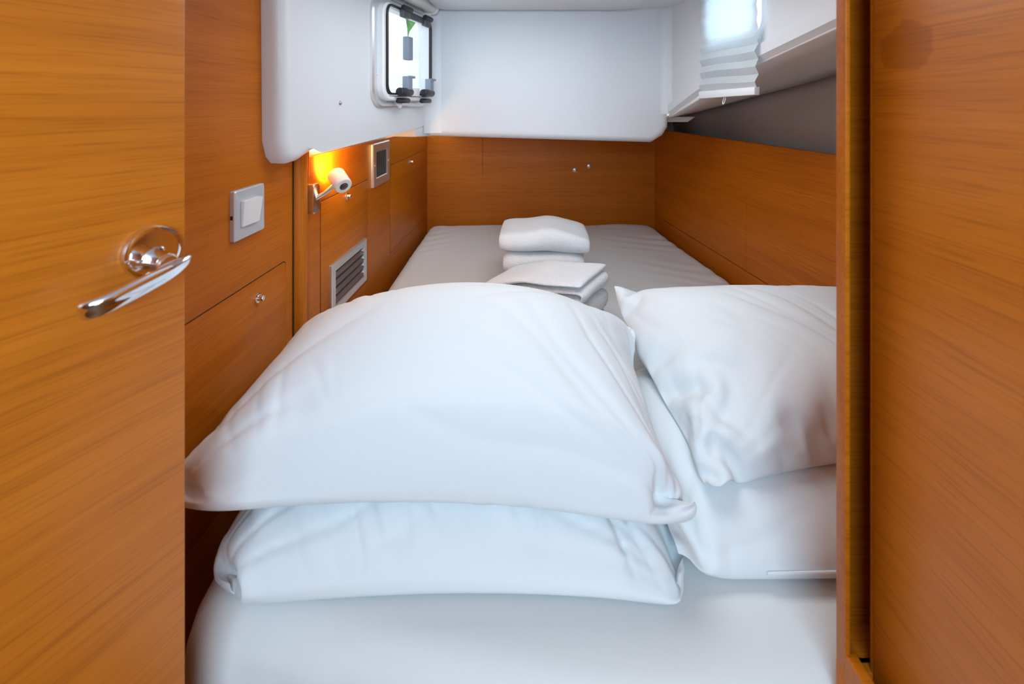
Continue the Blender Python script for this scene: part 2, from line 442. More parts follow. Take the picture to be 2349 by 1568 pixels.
bm = mbox(a0 + .16, a0 + .225, -.046, -.036, b0 + .0, b0 + .026, bev=.002); link('latch_plate', bm, 'white_plastic', w1)
hs, hz = a0 + .118, (b0 + b1) / 2 + .012
link('window_handle', mbox(hs - .017, hs + .017, -.062, -.040, hz - .038, hz + .038, bev=.003), 'grey_plastic', w1)
lathe_k = lathe(bmesh.new(), [(.003, 0), (.004, .010), (.009, .013), (.010, .018), (.006, .021)], (ws0 + .150, -.010, wz0 + .010), (0, -1, -.2), 20)
link('knob', lathe_k, 'white_plastic', w1)
for sx, sz in ((ws0 + .020, wz0 + .10), (ws0 + .022, wz0 + .235), (ws0 + .08, wz0 + .018)):
    link('screw', lathe(bmesh.new(), [(.0032, 0), (.0032, .0015), (.0018, .0026)], (sx, -.012, sz), (0, -1, 0), 14), 'chrome_soft', w1)

# ---- roller blind cassette above the window (runs along the top of the moulding)
rb = tag(empty('roller_blind', (FX, 0, 0), RF), 'white roller blind cassette above the left hatch window at the ceiling', 'blind')
zc_ = EYE + .362
link('cassette', cyl(bmesh.new(), (1.40, -.030, zc_), (1.80, -.030, zc_), .020, n=40, bev=.002), 'cream_plastic', rb)
link('end_cap', cyl(bmesh.new(), (1.801, -.030, zc_), (1.818, -.030, zc_), .0225, n=40, bev=.004), 'white_plastic', rb)
link('bracket', mbox(1.79, 1.80, -.028, .0, zc_ - .03, zc_ + .005, bev=.001), 'cream_plastic', rb)

# ---- screw cover on the left moulding
s_, z_ = LF(780, 236)
sc_ = empty('screw_cap', (FX + s_ * math.sin(AF), s_ * math.cos(AF), z_), RF)
tag(sc_, 'small chrome screw head on the white moulding left of the hatch window', 'screw')
link('washer', lathe(bmesh.new(), [(.0062, 0), (.0060, .0012), (.0040, .0022)], (0, 0, 0), (0, -1, 0), 24), 'chrome', sc_)
link('screw_head', lathe(bmesh.new(), [(.0038, .0015), (.0036, .0032), (.0018, .0044)], (0, 0, 0), (0, -1, 0), 20), 'chrome', sc_)

# ---- pleated blind over the porthole
pb = tag(empty('pleated_blind', (.722, 0, 0), RP), 'translucent white pleated blind pulled down over the porthole, right side', 'blind')
x0b, x1b = -1.503, -1.196
zs = []; z = EYE + .0365; k = 0
prof = [(EYE + .0365, 0.)]
hh = .020
for k in range(1, 26):
    z += hh
    amp = .0075 if k < 8 else .0028
    prof.append((z, -amp if k % 2 else amp * .3))
    if k == 8: hh = .021
rows = []
for z, d in prof:
    rows.append([(x0b + (x1b - x0b) * i / 6, d + .0012 * math.sin(i * 1.3 + z * 60), z + .002 * math.sin(i * .9)) for i in range(7)])
link('blind_fabric', quadstrip(rows, .0006), 'blind', pb, smooth=False)
bm = prism([(x0b, EYE + .012), (x1b, EYE + .020), (x1b + .002, EYE + .041), (x0b, EYE + .036)], -.010, .004, bev=.003, seg=2)
link('bottom_rail', bm, 'white_plastic', pb, angle=30)
lp = [(-1.355 + .0055 * math.sin(t), -.004 + .003 * math.cos(t), EYE + .006 + .011 * math.cos(t)) for t in [2 * math.pi * k / 20 for k in range(20)]]
link('pull_loop', tube(bmesh.new(), lp, .0013, 8, True), 'white_plastic', pb)

# ---- post at the end of the high left wall part
bm = bmesh.new()
pa = []
prof = [(1.141, .0), (1.141, -.004), (1.144, -.004), (1.145, -.001), (1.147, -.010), (1.152, -.017), (1.160, -.020), (1.172, -.020), (1.180, -.017), (1.186, -.010), (1.188, -.001), (1.190, -.001), (1.191, -.009), (1.196, -.012), (1.203, -.010), (1.206, 0.)]
for z in (0., EYE - .128): pa.append([bm.verts.new((x, y, z)) for x, y in prof])
for i in range(len(prof) - 1): bm.faces.new((pa[0][i], pa[0][i + 1], pa[1][i + 1], pa[1][i]))
bm.faces.new(pa[1])
struct(at(link('trim_7', bm, 'teak_vert', angle=35), (WLX, 0, 0), RL))
bm = mbox(1.136, 1.141, -.0015, .01, 0, EYE - .1); struct(at(link('trim_8', bm, 'gap', smooth=False), (WLX, 0, 0), RL))
# ---- locker doors in the left wall
def locker(sa, sb, za, zb, lock, label, r=.004, lock_r=.011):
    cx = WLX + sa * math.sin(AL); cy = sa * math.cos(AL)
    e = tag(empty('locker_door', (cx, cy, za), RL), label, 'locker door', 'flush locker doors in the left wall')
    w, h = sb - sa, zb - za
    link('door_joint', prism(rrect(-.0022, w + .0022, -.0022, h + .0022, r + .002), -.0003, .004), 'gap', e, smooth=False)
    p = link('door_panel', prism(rrect(0, w, 0, h, r), -.0012, .004, bev=.0008, seg=2), 'teak_locker', e, angle=30)
    ls, lz = lock[0] - sa, lock[1] - za
    k = link('push_lock', lathe(bmesh.new(), [(lock_r, 0), (lock_r, .0022), (lock_r * .82, .0034), (lock_r * .62, .0034)], (ls, -.001, lz), (0, -1, 0), 32), 'chrome', e)
    link('lock_button', lathe(bmesh.new(), [(lock_r * .58, .002), (lock_r * .58, .011), (lock_r * .45, .0135), (lock_r * .2, .0142)], (ls, -.001, lz), (0, -1, 0), 28), 'chrome', k)
    return e
sA = LW(655, 598)
locker(.62, sA[0], EYE - .78, sA[1], LW(590, 683), 'wide flush teak locker door below the light switch, chrome push lock', r=.012)
d1a, d1b = LW(735, 462), LW(843, 413)
locker(d1a[0], d1b[0], EYE - .645, (d1a[1] + d1b[1]) / 2, LW(795, 450), 'flush teak locker door under the reading lamp, louvred vent in it', lock_r=.012)
d2a, d2b = LW(895, 383), LW(974, 342)
locker(d2a[0], d2b[0], EYE - .635, (d2a[1] + d2b[1]) / 2, LW(941, 371), 'darker teak locker door in far left corner, beyond the upper vent', lock_r=.009)

# ---- light switch
sa, za_ = LW(527, 484)
cx = (sa + LW(597, 484)[0]) / 2
sw = tag(empty('light_switch', (WLX + cx * math.sin(AL), cx * math.cos(AL), EYE - (484 - 235) / F * .952 ), RL), 'square silver light switch with white rocker on the teak wall', 'switch')
q = .0505
bm = bmesh.new(); loops = [rrect(-q, q, -q, q, .004, 3), rrect(-q, q, -q, q, .004, 3), rrect(-q + .002, q - .002, -q + .002, q - .002, .004, 3), rrect(-q + .020, q - .020, -q + .020, q - .020, .002, 3)]
ys = (0, -.008, -.010, -.0065)
vs = [[bm.verts.new((x, y, z)) for x, z in l] for l, y in zip(loops, ys)]
for a, b in zip(vs, vs[1:]):
    for i in range(len(a)): bm.faces.new((a[i], a[(i + 1) % len(a)], b[(i + 1) % len(b)], b[i]))
bm.faces.new(vs[-1]); bm.faces.new(vs[0][::-1])
link('switch_plate', bm, 'silver_plastic', sw, angle=25)
bm = bmesh.new(); t = .0265
v = [bm.verts.new(p) for p in ((-t, -.006, -t), (t, -.006, -t), (t, -.006, t), (-t, -.006, t), (-t, -.010, -t), (t, -.014, -t), (t, -.0215, t), (-t, -.014, t))]
for f in ((0, 1, 2, 3), (4, 5, 6, 7), (0, 1, 5, 4), (1, 2, 6, 5), (2, 3, 7, 6), (3, 0, 4, 7)): bm.faces.new([v[i] for i in f])
bmesh.ops.bevel(bm, geom=bm.edges[:], offset=.001, segments=2, affect='EDGES')
link('rocker', bm, 'white_plastic', sw, angle=30)
link('release_slot', mbox(-q - .0004, -q + .002, -.006, -.001, -.006, .002), 'black', sw, smooth=False)

# ---- air vents
def vent(sa, sb, za, zb, vertical, label, fw, nsl, off=0.):
    e = tag(empty('air_vent', (WLX + sa * math.sin(AL) + off * math.cos(AL), sa * math.cos(AL) - off * math.sin(AL), za), RL), label, 'vent', 'silver air vents in the left wall')
    w, h = sb - sa, zb - za
    link('vent_frame', frame_ring(0, w, 0, h, .003, fw, 0, -.010, .003), 'alu', e, angle=25)
    link('vent_backing', mbox(fw * .9, w - fw * .9, -.0016, -.0005, fw * .9, h - fw * .9), 'vent_dark', e, smooth=False)
    iw, ih = w - 2 * fw, h - 2 * fw
    for i in range(nsl):
        bm = bmesh.new()
        if vertical:
            x = fw + iw * (i + .5) / nsl; d = iw / nsl
            v = [(x - d * .10, -.0095, fw), (x + d * .22, -.002, fw), (x + d * .22, -.002, fw + ih), (x - d * .10, -.0095, fw + ih)]
        else:
            zz = fw + ih * (i + .45) / nsl; d = ih / nsl
            v = [(fw, -.0095, zz - d * .22), (fw + iw, -.0095, zz - d * .22), (fw + iw, -.002, zz + d * .20), (fw, -.002, zz + d * .20)]
        bm.faces.new([bm.verts.new(p) for p in v]); bmesh.ops.solidify(bm, geom=bm.faces[:], thickness=.0016)
        link('slat', bm, 'alu', e, smooth=False)
    for p in (((fw * .5, h * .5), (w - fw * .5, h * .5)) if vertical else ((w - fw - .012, h * .72),)):
        link('screw', lathe(bmesh.new(), [(.004, 0), (.004, .0015), (.0022, .0028)], (p[0], -.0095, p[1]), (0, -1, 0), 14), 'chrome_soft', e)
    return e
v1a, v1b = LW(754, 608), LW(835, 545)
vent(v1a[0], v1b[0], LW(835, 640)[1] - .003, (v1a[1] + v1b[1]) / 2, False, 'wide silver louvred vent with horizontal slats, low on the locker door', .026, 4, .0013)
v2a, v2b = LW(851, 332), LW(889, 322)
vent(v2a[0], v2b[0], LW(851, 432)[1], v2a[1] + .002, True, 'upright silver vent with vertical slats high on the left wall under the moulding', .034, 6)

# ---- reading lamp
ls_, lz_ = 1.2085, EYE - (455 - 235) / F * 1.207
rl = tag(empty('reading_lamp', (WLX + ls_ * math.sin(AL), ls_ * math.cos(AL), lz_), RL), 'small brushed swivel reading lamp on the left wall, lit warm', 'lamp')
link('base', prism(rrect(-.016, .016, -.039, .039, .006), -.027, 0, bev=.003), 'chrome_soft', rl, angle=30)
hc = Vector((.050, -.068, .040))
link('arm', tube(bmesh.new(), [(.0, -.024, .0), (.022, -.042, .012), tuple(hc)], .0062, 14), 'chrome_soft', rl)
ax = Vector((-.50, -.56, -.42)).normalized()      # visible end cap looks this way, light leaves the other end
# express towards the viewer: local x is away from the viewer
hd = link('lamp_head', lathe(bmesh.new(), [(.0185, -.030), (.0215, -.029), (.0235, -.026), (.0235, .024), (.0225, .027), (.0215, .028), (.0115, .028)], hc, ax, 40), 'lamp_white', rl)
link('end_button', lathe(bmesh.new(), [(.0115, .0275), (.0115, .0285), (.0090, .0290), (.0088, .0300), (.0055, .0315), (.0010, .0320)], hc, ax, 28), 'dark_lens', hd)
link('lamp_lens', lathe(bmesh.new(), [(.018, -.0312), (.018, -.0306)], hc, ax, 28), 'bulb', hd)

# ---- two press studs on the back wall
for (px, py, lab) in ((1319, 390, 'lower left of the two small chrome press studs on the back panel'), (1352, 381, 'upper right of the two small chrome press studs on the back panel')):
    e = tag(empty('press_stud', ((px - 1174.5) / F * 2.6, 2.6, EYE - (py - 235) / F * 2.6), 0), lab, 'stud', 'press studs on the back panel')
    link('base', lathe(bmesh.new(), [(.0135, 0), (.0130, .002), (.0085, .0045), (.007, .0045)], (0, 0, 0), (0, -1, 0), 28), 'chrome_soft', e)
    link('stud_cap', lathe(bmesh.new(), [(.006, .003), (.0065, .009), (.0045, .0115), (.001, .012)], (0, 0, 0), (0, -1, 0), 24), 'chrome_soft', e)

# ---- bulkhead with the doorway
YB0, YB1 = .520, .536
bm = bmesh.new(); box(bm, -.66, -.405, YB0 + .016, YB1 + .016, 0, EYE + .55)
struct(link('wall_front_left', bm, 'teak_vert', smooth=False))
zj = EYE - .652
bm = mbox(.381, 1.35, YB0, YB1, 0, zj, bev=.0012, seg=2)
box(bm, .381, .3865, YB0, YB1 - .0006, zj, EYE + .6, bev=.001, seg=2)          # thin lip of the rebate, hollowed behind to put the jamb face in shade
b2 = bmesh.new(); fc = [(.3865, .533), (.3830, .5354), (.4130, .576), (.4185, .576)]
lo_ = [b2.verts.new((x, y, zj)) for x, y in fc]; hi_ = [b2.verts.new((x, y, EYE + .6)) for x, y in fc]
for i in range(4): b2.faces.new((lo_[i], lo_[(i + 1) % 4], hi_[(i + 1) % 4], hi_[i]))
b2.faces.new(lo_); b2.faces.new(hi_); merge(bm, b2)
box(bm, .4145, 1.35, .570, .580, zj, EYE + .6); box(bm, .50, .515, .52, .599, zj, EYE + .6); box(bm, .381, .52, .521, .607, EYE + .55, EYE + .6); box(bm, .50, 1.35, .52, .53, zj, EYE + .6); box(bm, .4122, .515, .5195, .5235, zj, EYE + .6); b2 = bmesh.new(); fl = [(.387, .53), (.51, .53), (.51, .578), (.417, .578)]
lo_ = [b2.verts.new((x, y, zj - .012)) for x, y in fl]; hi_ = [b2.verts.new((x, y, zj)) for x, y in fl]
for i in range(4): b2.faces.new((lo_[i], lo_[(i + 1) % 4], hi_[(i + 1) % 4], hi_[i]))
b2.faces.new(lo_); b2.faces.new(hi_); merge(bm, b2)
struct(link('wall_front', bm, 'teak_right', angle=30))
bm = mbox(.381, .394, .30, YB0 + .001, 0, EYE - .6305, bev=.0008, seg=1)
struct(link('trim_9', bm, 'teak_right', smooth=False))

# ---- left door with lever handle
AD = math.atan(.503); RD = math.pi / 2 - AD
dl = struct(empty('door_1', (-.3733, .52, 0), RD))       # origin at the free edge, local +x away from the viewer
def DW(px, py):
    k = (px - 1174.5) / F; Y = (-.3733 - .503 * .52) / (k - .503)
    return (Y - .52) / math.cos(AD), EYE - (py - 235) / F * Y
link('door_leaf', mbox(-.75, 0, 0, .03, .08, EYE + .5, bev=.0015, seg=2), 'teak_door', dl, angle=30)
rs, rz_ = DW(345, 575)
hnd = link('door_handle', lathe(bmesh.new(), [(.0275, 0), (.0275, .004), (.0262, .0075), (.0235, .0085), (.0225, .0085), (.0185, .0080)], (rs, 0, rz_), (0, -1, 0), 56), 'chrome', dl)
zh = rz_ - .012
link('handle_neck', lathe(bmesh.new(), [(.0125, .006), (.0105, .012), (.0095, .030), (.0100, .035), (.0080, .038)], (rs, 0, rz_ - .008), (0, -1, 0), 40), 'chrome', hnd)
# lever: a flattened bar running back towards the hinge
bm = bmesh.new(); secs = []
n = 20
path = [(.021, -.036, .22), (.019, -.037, .5), (.012, -.039, .8), (0, -.041, 1.), (-.02, -.041, 1.08), (-.036, -.041, 1.1), (-.050, -.040, 1.1), (-.059, -.037, 1.15), (-.065, -.031, 1.15), (-.068, -.025, 1.0)]
for i, (dx, dy, k) in enumerate(path):
    t0 = Vector(path[max(i - 1, 0)][:2]); t1 = Vector(path[min(i + 1, len(path) - 1)][:2]); t = (t1 - t0).normalized()
    nx, ny = -t.y, t.x
    ring_ = []
    for a in [2 * math.pi * j / n for j in range(n)]:
        c_, s__ = math.cos(a), math.sin(a)
        w_ = .0058 * k * (1 if s__ > -.2 else .62)                 # round bar above, thinner blade below
        ring_.append(bm.verts.new((rs + dx + nx * w_ * c_, dy + ny * w_ * c_, rz_ - .012 + dx * .24 + (.0062 if s__ > 0 else .0115) * k * s__)))
    secs.append(ring_)
for a, b in zip(secs, secs[1:]):
    for j in range(n): bm.faces.new((a[j], a[(j + 1) % n], b[(j + 1) % n], b[j]))
bm.faces.new(secs[0]); bm.faces.new(secs[-1][::-1])
link('lever', bm, 'chrome', hnd, sub=2, angle=180)

# ---- open door on the right
dr = struct(empty('door_2', (.4117, 0, EYE), -math.pi / 2))
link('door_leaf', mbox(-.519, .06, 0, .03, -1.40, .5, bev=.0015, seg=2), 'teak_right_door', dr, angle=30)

# ------------------------------------------------------------------ bed
ZM = EYE - .685
struct(link('floor_berth', mbox(-.40, .72, .66, 2.52, 0, ZM - .16, bev=.002), 'teak', smooth=False))

def mat_z(x, y):
    z = ZM + .004 * math.sin(x * 7 + y * 3) + .003 * mnoise.noise(Vector((x * 3, y * 3, 0)))
    # far end: two raised corners of the foam with a dip between
    fe = min(max(0, (y - 2.30) / .2), 1)
    z += fe * (.012 * math.exp(-((x - .62) / .16) ** 2) + .004 * math.exp(-((x + .36) / .1) ** 2) - .006 * math.exp(-((x - .1) / .18) ** 2))
    # sheet tension wrinkles along the right edge
    e = max(0, 1 - abs(x - (.90 - .085 * (y - .6))) / .45)
    if 1.1 < y < 2.55:
        ph = y * 62 + x * 26 + 3 * mnoise.noise(Vector((x * 3, y * 4, 5)))
        z += .0052 * e ** 1.5 * math.sin(ph) * (.5 + mnoise.noise(Vector((x * 2, y * 9, 2))))
    el = max(0, 1 - abs(x + .43) / .18)
    if y > 2.05: z += .003 * el * math.sin(y * 70 - x * 50)
    return z

def bed_mesh():
    FLc, FRc, BLc, BRc = Vector((-.410, .640)), Vector((.90, .600)), Vector((-.425, 2.535)), Vector((.745, 2.535))
    NU, NV = 90, 130; R = .055
    def quad(a, b):
        k = .035; a2 = a * math.sqrt(1 - k * b * b); b2 = b * math.sqrt(1 - k * a * a)
        u, v = (a2 + 1) / 2, (b2 + 1) / 2
        p = FLc.lerp(FRc, u).lerp(BLc.lerp(BRc, u), v)
        # the front edge bows towards the doorway
        p.y -= .075 * (1 - v) ** 6 * math.exp(-((u - .42) / .26) ** 2)
        return p
    bm = bmesh.new(); g = []
    for i in range(NU + 1):
        row = []
        for j in range(NV + 1):
            a, b = -1 + 2 * i / NU, -1 + 2 * j / NV
            p = quad(a, b)
            z = mat_z(p.x, p.y)
            row.append(bm.verts.new((p.x, p.y, z)))
        g.append(row)
    for i in range(NU):
        for j in range(NV): bm.faces.new((g[i][j], g[i + 1][j], g[i + 1][j + 1], g[i][j + 1]))
    loop = [g[i][0] for i in range(NU)] + [g[NU][j] for j in range(NV)] + [g[i][NV] for i in range(NU, 0, -1)] + [g[0][j] for j in range(NV, 0, -1)]
    n = len(loop); nor = []
    for k in range(n):
        t = Vector((0, 0, 0))
        for m in range(1, 4): t += loop[(k + m) % n].co - loop[(k - m) % n].co
        nor.append(Vector((t.y, -t.x, 0)).normalized())
    prev = loop; base = [v.co.copy() for v in loop]
    steps = [(R * math.sin(t), R * (1 - math.cos(t))) for t in [math.pi / 2 * k / 7 for k in range(1, 8)]] + [(R + .006, R + .03), (R + .008, R + .06), (R + .004, R + .09), (R - .012, R + .115), (R - .03, R + .12)]
    for si, (o_, d_) in enumerate(steps):
        cur = []
        for k in range(n):
            x = base[k]
            w = 0.
            if si >= 4:
                front = max(0, -nor[k].y)
                w = .0035 * front * mnoise.noise(Vector((x.x * 22, si * .25, 1))) * min(1, (si - 3) / 3)
                w += .0022 * mnoise.noise(Vector((x.x * 30, x.y * 30, si * .35)))
            cur.append(bm.verts.new((x.x + nor[k].x * (o_ + w), x.y + nor[k].y * (o_ + w), x.z - d_)))
        for k in range(n): bm.faces.new((prev[k], prev[(k + 1) % n], cur[(k + 1) % n], cur[k]))
        prev = cur
    bm.faces.new(prev)
    return bm
tag(link('mattress', bed_mesh(), 'sheet', angle=180), 'mattress in a smooth pale grey fitted sheet filling the berth', 'mattress')

# ------------------------------------------------------------------ pillows: inflated, draped cloth
class HF:                           # height field of what already lies on the berth
    def __init__(s):
        s.x0, s.y0, s.c = -.8, .4, .01
        s.h = np.array([[mat_z(s.x0 + (i + .5) * s.c, s.y0 + (j + .5) * s.c) for j in range(260)] for i in range(200)])
        X = s.x0 + (np.arange(200) + .5) * s.c
        s.h[X < -.455] = ZM - .16
    def at(s, P):
        i = np.clip(((P[..., 0] - s.x0) / s.c).astype(int), 0, 199); j = np.clip(((P[..., 1] - s.y0) / s.c).astype(int), 0, 259)
        return s.h[i, j]
    def add(s, T):
        fine = T
        for _ in range(2):
            a = np.empty((fine.shape[0] * 2 - 1, fine.shape[1], 3)); a[::2] = fine; a[1::2] = (fine[1:] + fine[:-1]) / 2
            b = np.empty((a.shape[0], a.shape[1] * 2 - 1, 3)); b[:, ::2] = a; b[:, 1::2] = (a[:, 1:] + a[:, :-1]) / 2
            fine = b
        p = fine.reshape(-1, 3)
        i = np.clip(((p[:, 0] - s.x0) / s.c).astype(int), 0, 199); j = np.clip(((p[:, 1] - s.y0) / s.c).astype(int), 0, 259)
        np.maximum.at(s.h, (i, j), p[:, 2])
hf = HF()

def pillow_sim(W, D, nu, nv, corners, vol, steps=170, seed=0, pull=.06, lim=None, slack=1.03, grav=2.2, zs=1., seam=.9, flat=1., fy=1., tall=1., pinch=0., back=0., skew=0.):
    FL_, FR_, BR_, BL_ = [np.array(c, float) for c in corners]
    u = np.linspace(0, 1, nu)[:, None, None]; v = np.linspace(0, 1, nv)[None, :, None]
    P = (FL_ * (1 - u) + FR_ * u) * (1 - v) + (BL_ * (1 - u) + BR_ * u) * v
    rng = np.random.RandomState(seed)
    T = P.copy(); B = P.copy()
    bub = (np.sin(np.pi * u) * np.sin(np.pi * v))[..., 0]
    sm = rng.randn(nu, nv) * .002
    T[..., 2] += .03 * bub + sm * bub; B[..., 2] -= .03 * bub * .6 + sm * bub
    du, dv = W / (nu - 1) * slack, D / (nv - 1) * slack
    VT, VB = np.zeros_like(T), np.zeros_like(B)
    rim = np.zeros((nu, nv), bool); rim[0] = rim[-1] = True; rim[:, 0] = rim[:, -1] = True
    dt = 1 / 60.
    def con(a, b, L, ks, kc):
        d = b - a; l = np.sqrt((d * d).sum(-1, keepdims=True)) + 1e-9
        e = (l - L) / l; k = np.where(e > 0, ks, kc); c = d * (e * k * .5)
        a += c; b -= c
    def axis(A, s, L, ks, kc, ax):
        for o in range(2 * s):
            if ax == 0: a, b = A[o::2 * s], A[o + s::2 * s]; m = min(len(a), len(b)); 
            else: a, b = A[:, o::2 * s], A[:, o + s::2 * s]; m = min(a.shape[1], b.shape[1])
            if m == 0: continue
            if ax == 0: con(a[:m], b[:m], L, ks, kc)
            else: con(a[:, :m], b[:, :m], L, ks, kc)
    dd = math.hypot(du, dv)
    def shear(A, ks):
        for o in (0, 1):
            m = (nu - 1 - o + 1) // 2
            a = A[o:-1:2]; b = A[o + 1::2]; m = min(len(a), len(b))
            con(a[:m, :-1], b[:m, 1:], dd, ks, ks * .3); con(a[:m, 1:], b[:m, :-1], dd, ks, ks * .3)
    def normal(A):
        gu = np.gradient(A, axis=0); gv = np.gradient(A, axis=1); return np.cross(gu, gv)
    for st in range(steps):
        nT, nB = normal(T), -normal(B)
        Vol = ((T * nT).sum() + (B * nB).sum()) / 3
        pr = 2200. * min(.35, max(-.15, (vol - Vol) / vol))
        for A, V, nn in ((T, VT, nT), (B, VB, nB)):
            V += dt * (nn / (du * dv) * pr * .1 + np.array((0, 0, -grav)))
            V *= .93
        OT, OB = T.copy(), B.copy()
        T += VT * dt; B += VB * dt
        for it in range(9):
            for A in (T, B):
                axis(A, 1, du, 1., .35, 0); axis(A, 1, dv, 1., .35, 1)
                con(A[:-1:2, 0], A[1::2, 0], du * seam, .8, .1); con(A[1:-1:2, 0], A[2::2, 0], du * seam, .8, .1)
                con(A[:-1:2, -1], A[1::2, -1], du * seam, .8, .1); con(A[1:-1:2, -1], A[2::2, -1], du * seam, .8, .1)
                con(A[0, :-1:2], A[0, 1::2], dv * seam, .8, .1); con(A[0, 1:-1:2], A[0, 2::2], dv * seam, .8, .1)
                con(A[-1, :-1:2], A[-1, 1::2], dv * seam, .8, .1); con(A[-1, 1:-1:2], A[-1, 2::2], dv * seam, .8, .1)
                shear(A, .35)
                axis(A, 2, 2 * du, 0., .05, 0); axis(A, 2, 2 * dv, 0., .05, 1)
            m = (T[rim] + B[rim]) / 2; T[rim] = m; B[rim] = m
            for A in (T, B):
                for (i, j), c in zip(((0, 0), (-1, 0), (-1, -1), (0, -1)), (FL_, FR_, BR_, BL_)):
                    A[i, j] += (c - A[i, j]) * pull
            for A in (T, B):
                h = hf.at(A) + .003
                A[..., 2] = np.maximum(A[..., 2], h)
                if lim: A[..., 0] = np.clip(A[..., 0], lim[0], lim[1])
            T[..., 2] = np.where(rim, T[..., 2], np.maximum(T[..., 2], B[..., 2] + .004))
        VT = (T - OT) / dt; VB = (B - OB) / dt
        fr = .25
        con_m = B[..., 2] <= hf.at(B) + .006
        VB[con_m] *= (1 - fr)
    if zs != 1.:
        zb = B[..., 2].min()
        for A in (T, B): A[..., 2] = zb + (A[..., 2] - zb) * zs
    if True:
        a, b, c, d = T[0, 0], T[-1, 0], T[-1, -1], T[0, -1]
        R = (a * (1 - u) + b * u) * (1 - v) + (d * (1 - u) + c * u) * v
        yf = a[1] * (1 - u[..., 0]) + b[1] * u[..., 0]
        for A in (T, B):
            e = A[..., 2] - R[..., 2]; A[..., 2] = R[..., 2] + np.where(e < 0, e * flat, e * tall * (1 + skew * (u[..., 0] - .5))) + (back * np.sin(np.pi * u) ** .6 * v ** 2)[..., 0]
            A[..., 0] -= (pinch * np.sin(np.pi * np.clip(v * 1.05, 0, 1)) * u ** 4)[..., 0]
            e = A[..., 1] - yf; A[..., 1] = yf + np.where(e < 0, e * fy, e)
    B[..., 2] = np.where(rim, B[..., 2], np.maximum(B[..., 2], hf.at(B) + .003)); T[..., 2] = np.where(rim, T[..., 2], np.maximum(T[..., 2], B[..., 2] + .004))
    T[rim] = B[rim] = np.where(np.arange(3) < 2, T[rim], np.maximum(T[rim], (hf.at(T[rim]) + .003)[:, None]))
    hf.add(T)
    return T, B

def refine(A):
    a = np.empty((A.shape[0] * 2 - 1, A.shape[1], 3)); a[::2] = A; a[1::2] = (A[1:] + A[:-1]) / 2
    b = np.empty((a.shape[0], a.shape[1] * 2 - 1, 3)); b[:, ::2] = a; b[:, 1::2] = (a[:, 1:] + a[:, :-1]) / 2
    c = b.copy()
    c[1:-1, 1:-1] = (b[:-2, 1:-1] + b[2:, 1:-1] + b[1:-1, :-2] + b[1:-1, 2:] + 4 * b[1:-1, 1:-1]) / 8
    return c

def folds(T, B, W, D, corner, amp, freq, r1, seed, crease=.0016):
    """fine creases that run out from the pinched corners and slack ripples over the cloth"""
    T, B = refine(T), refine(B)
    nu, nv = T.shape[:2]
    gu = np.gradient(T, axis=0); gv = np.gradient(T, axis=1); N = np.cross(gu, gv); N /= np.linalg.norm(N, axis=2, keepdims=True) + 1e-9
    for i in range(1, nu - 1):
        for j in range(1, nv - 1):
            u, v = i / (nu - 1), j / (nv - 1); d = 0.
            edge = min(1, min(u, 1 - u, v, 1 - v) * 14)
            for (cu, cv) in corner:
                x, y = (u - cu) * W, (v - cv) * D; r = math.hypot(x, y); th = math.atan2(y, x)
                if r > r1: continue
                wdw = (1 - r / r1) ** .7 * min(1, r / .06)
                nz = mnoise.noise(Vector((th * freq + .6 * mnoise.noise(Vector((x * 5, y * 5, seed))), r * 2.4, seed)))
                d += amp * wdw * (.35 * nz - max(0, 1 - abs(nz) * 3.2) ** 2)
            a, b = u * W + .55 * v * D, v * D - .3 * u * W
            n2 = mnoise.noise(Vector((a * 24, b * 5.0, seed + 3)))
            pt = max(0, mnoise.noise(Vector((u * 3.2, v * 3.2, seed + 9))) + .12)
            d += crease * 2.2 * pt * (.6 * n2 - .8 * max(0, 1 - abs(n2) * 3.5) ** 2)
            T[i, j] += N[i, j] * d * edge
    hf.add(T)
    return T, B

def pillow(label, T, B, group='white bed pillows at the head of the berth'):
    nu, nv = T.shape[:2]
    c = T.reshape(-1, 3).mean(0); base = np.array((c[0], c[1], B[..., 2].min()))
    root = tag(empty('pillow', tuple(base)), label, 'pillow', group)
    bm = bmesh.new(); top = [[bm.verts.new(tuple(T[i, j] - base)) for j in range(nv)] for i in range(nu)]
    bot = [[top[i][j] if i in (0, nu - 1) or j in (0, nv - 1) else bm.verts.new(tuple(B[i, j] - base)) for j in range(nv)] for i in range(nu)]
    for i in range(nu - 1):
        for j in range(nv - 1):
            bm.faces.new((top[i][j], top[i + 1][j], top[i + 1][j + 1], top[i][j + 1]))
            f = (bot[i][j], bot[i][j + 1], bot[i + 1][j + 1], bot[i + 1][j])
            if len(set(f)) == 4:
                try: bm.faces.new(f)
                except ValueError: pass
    link('pillowcase', bm, 'pillow', root, angle=180, sub=1)
    return root, base
def Z(z): return EYE + z
nu, nv = 64, 44
T1, B1 = pillow_sim(.70, .47, nu, nv, ((-.385, .625, Z(-.665)), (.228, .627, Z(-.679)), (.205, 1.06, Z(-.66)), (-.42, 1.06, Z(-.66))), .0240, seed=1, zs=1.36, pinch=.012, grav=1.2, pull=.2)
T1, B1 = folds(T1, B1, .7, .47, [(1, 0), (0, 0)], .0055, 4.5, .34, 1.5, .0085)
pillow('flatter white pillow lying on the mattress, underneath the plump left pillow', T1, B1)
T2, B2 = pillow_sim(.74, .50, nu, nv, ((.236, .648, Z(-.678)), (.95, .64, Z(-.672)), (.94, 1.13, Z(-.62)), (.285, 1.115, Z(-.615))), .0270, seed=2, lim=(-1, .965), zs=1.1, pull=.2)
T2, B2 = folds(T2, B2, .74, .50, [(0, 0), (0, 1)], .0045, 4.5, .26, 2.5, .0050)
r2, b2 = pillow('white pillow lying on the mattress under the right pillow, piped front edge', T2, B2)
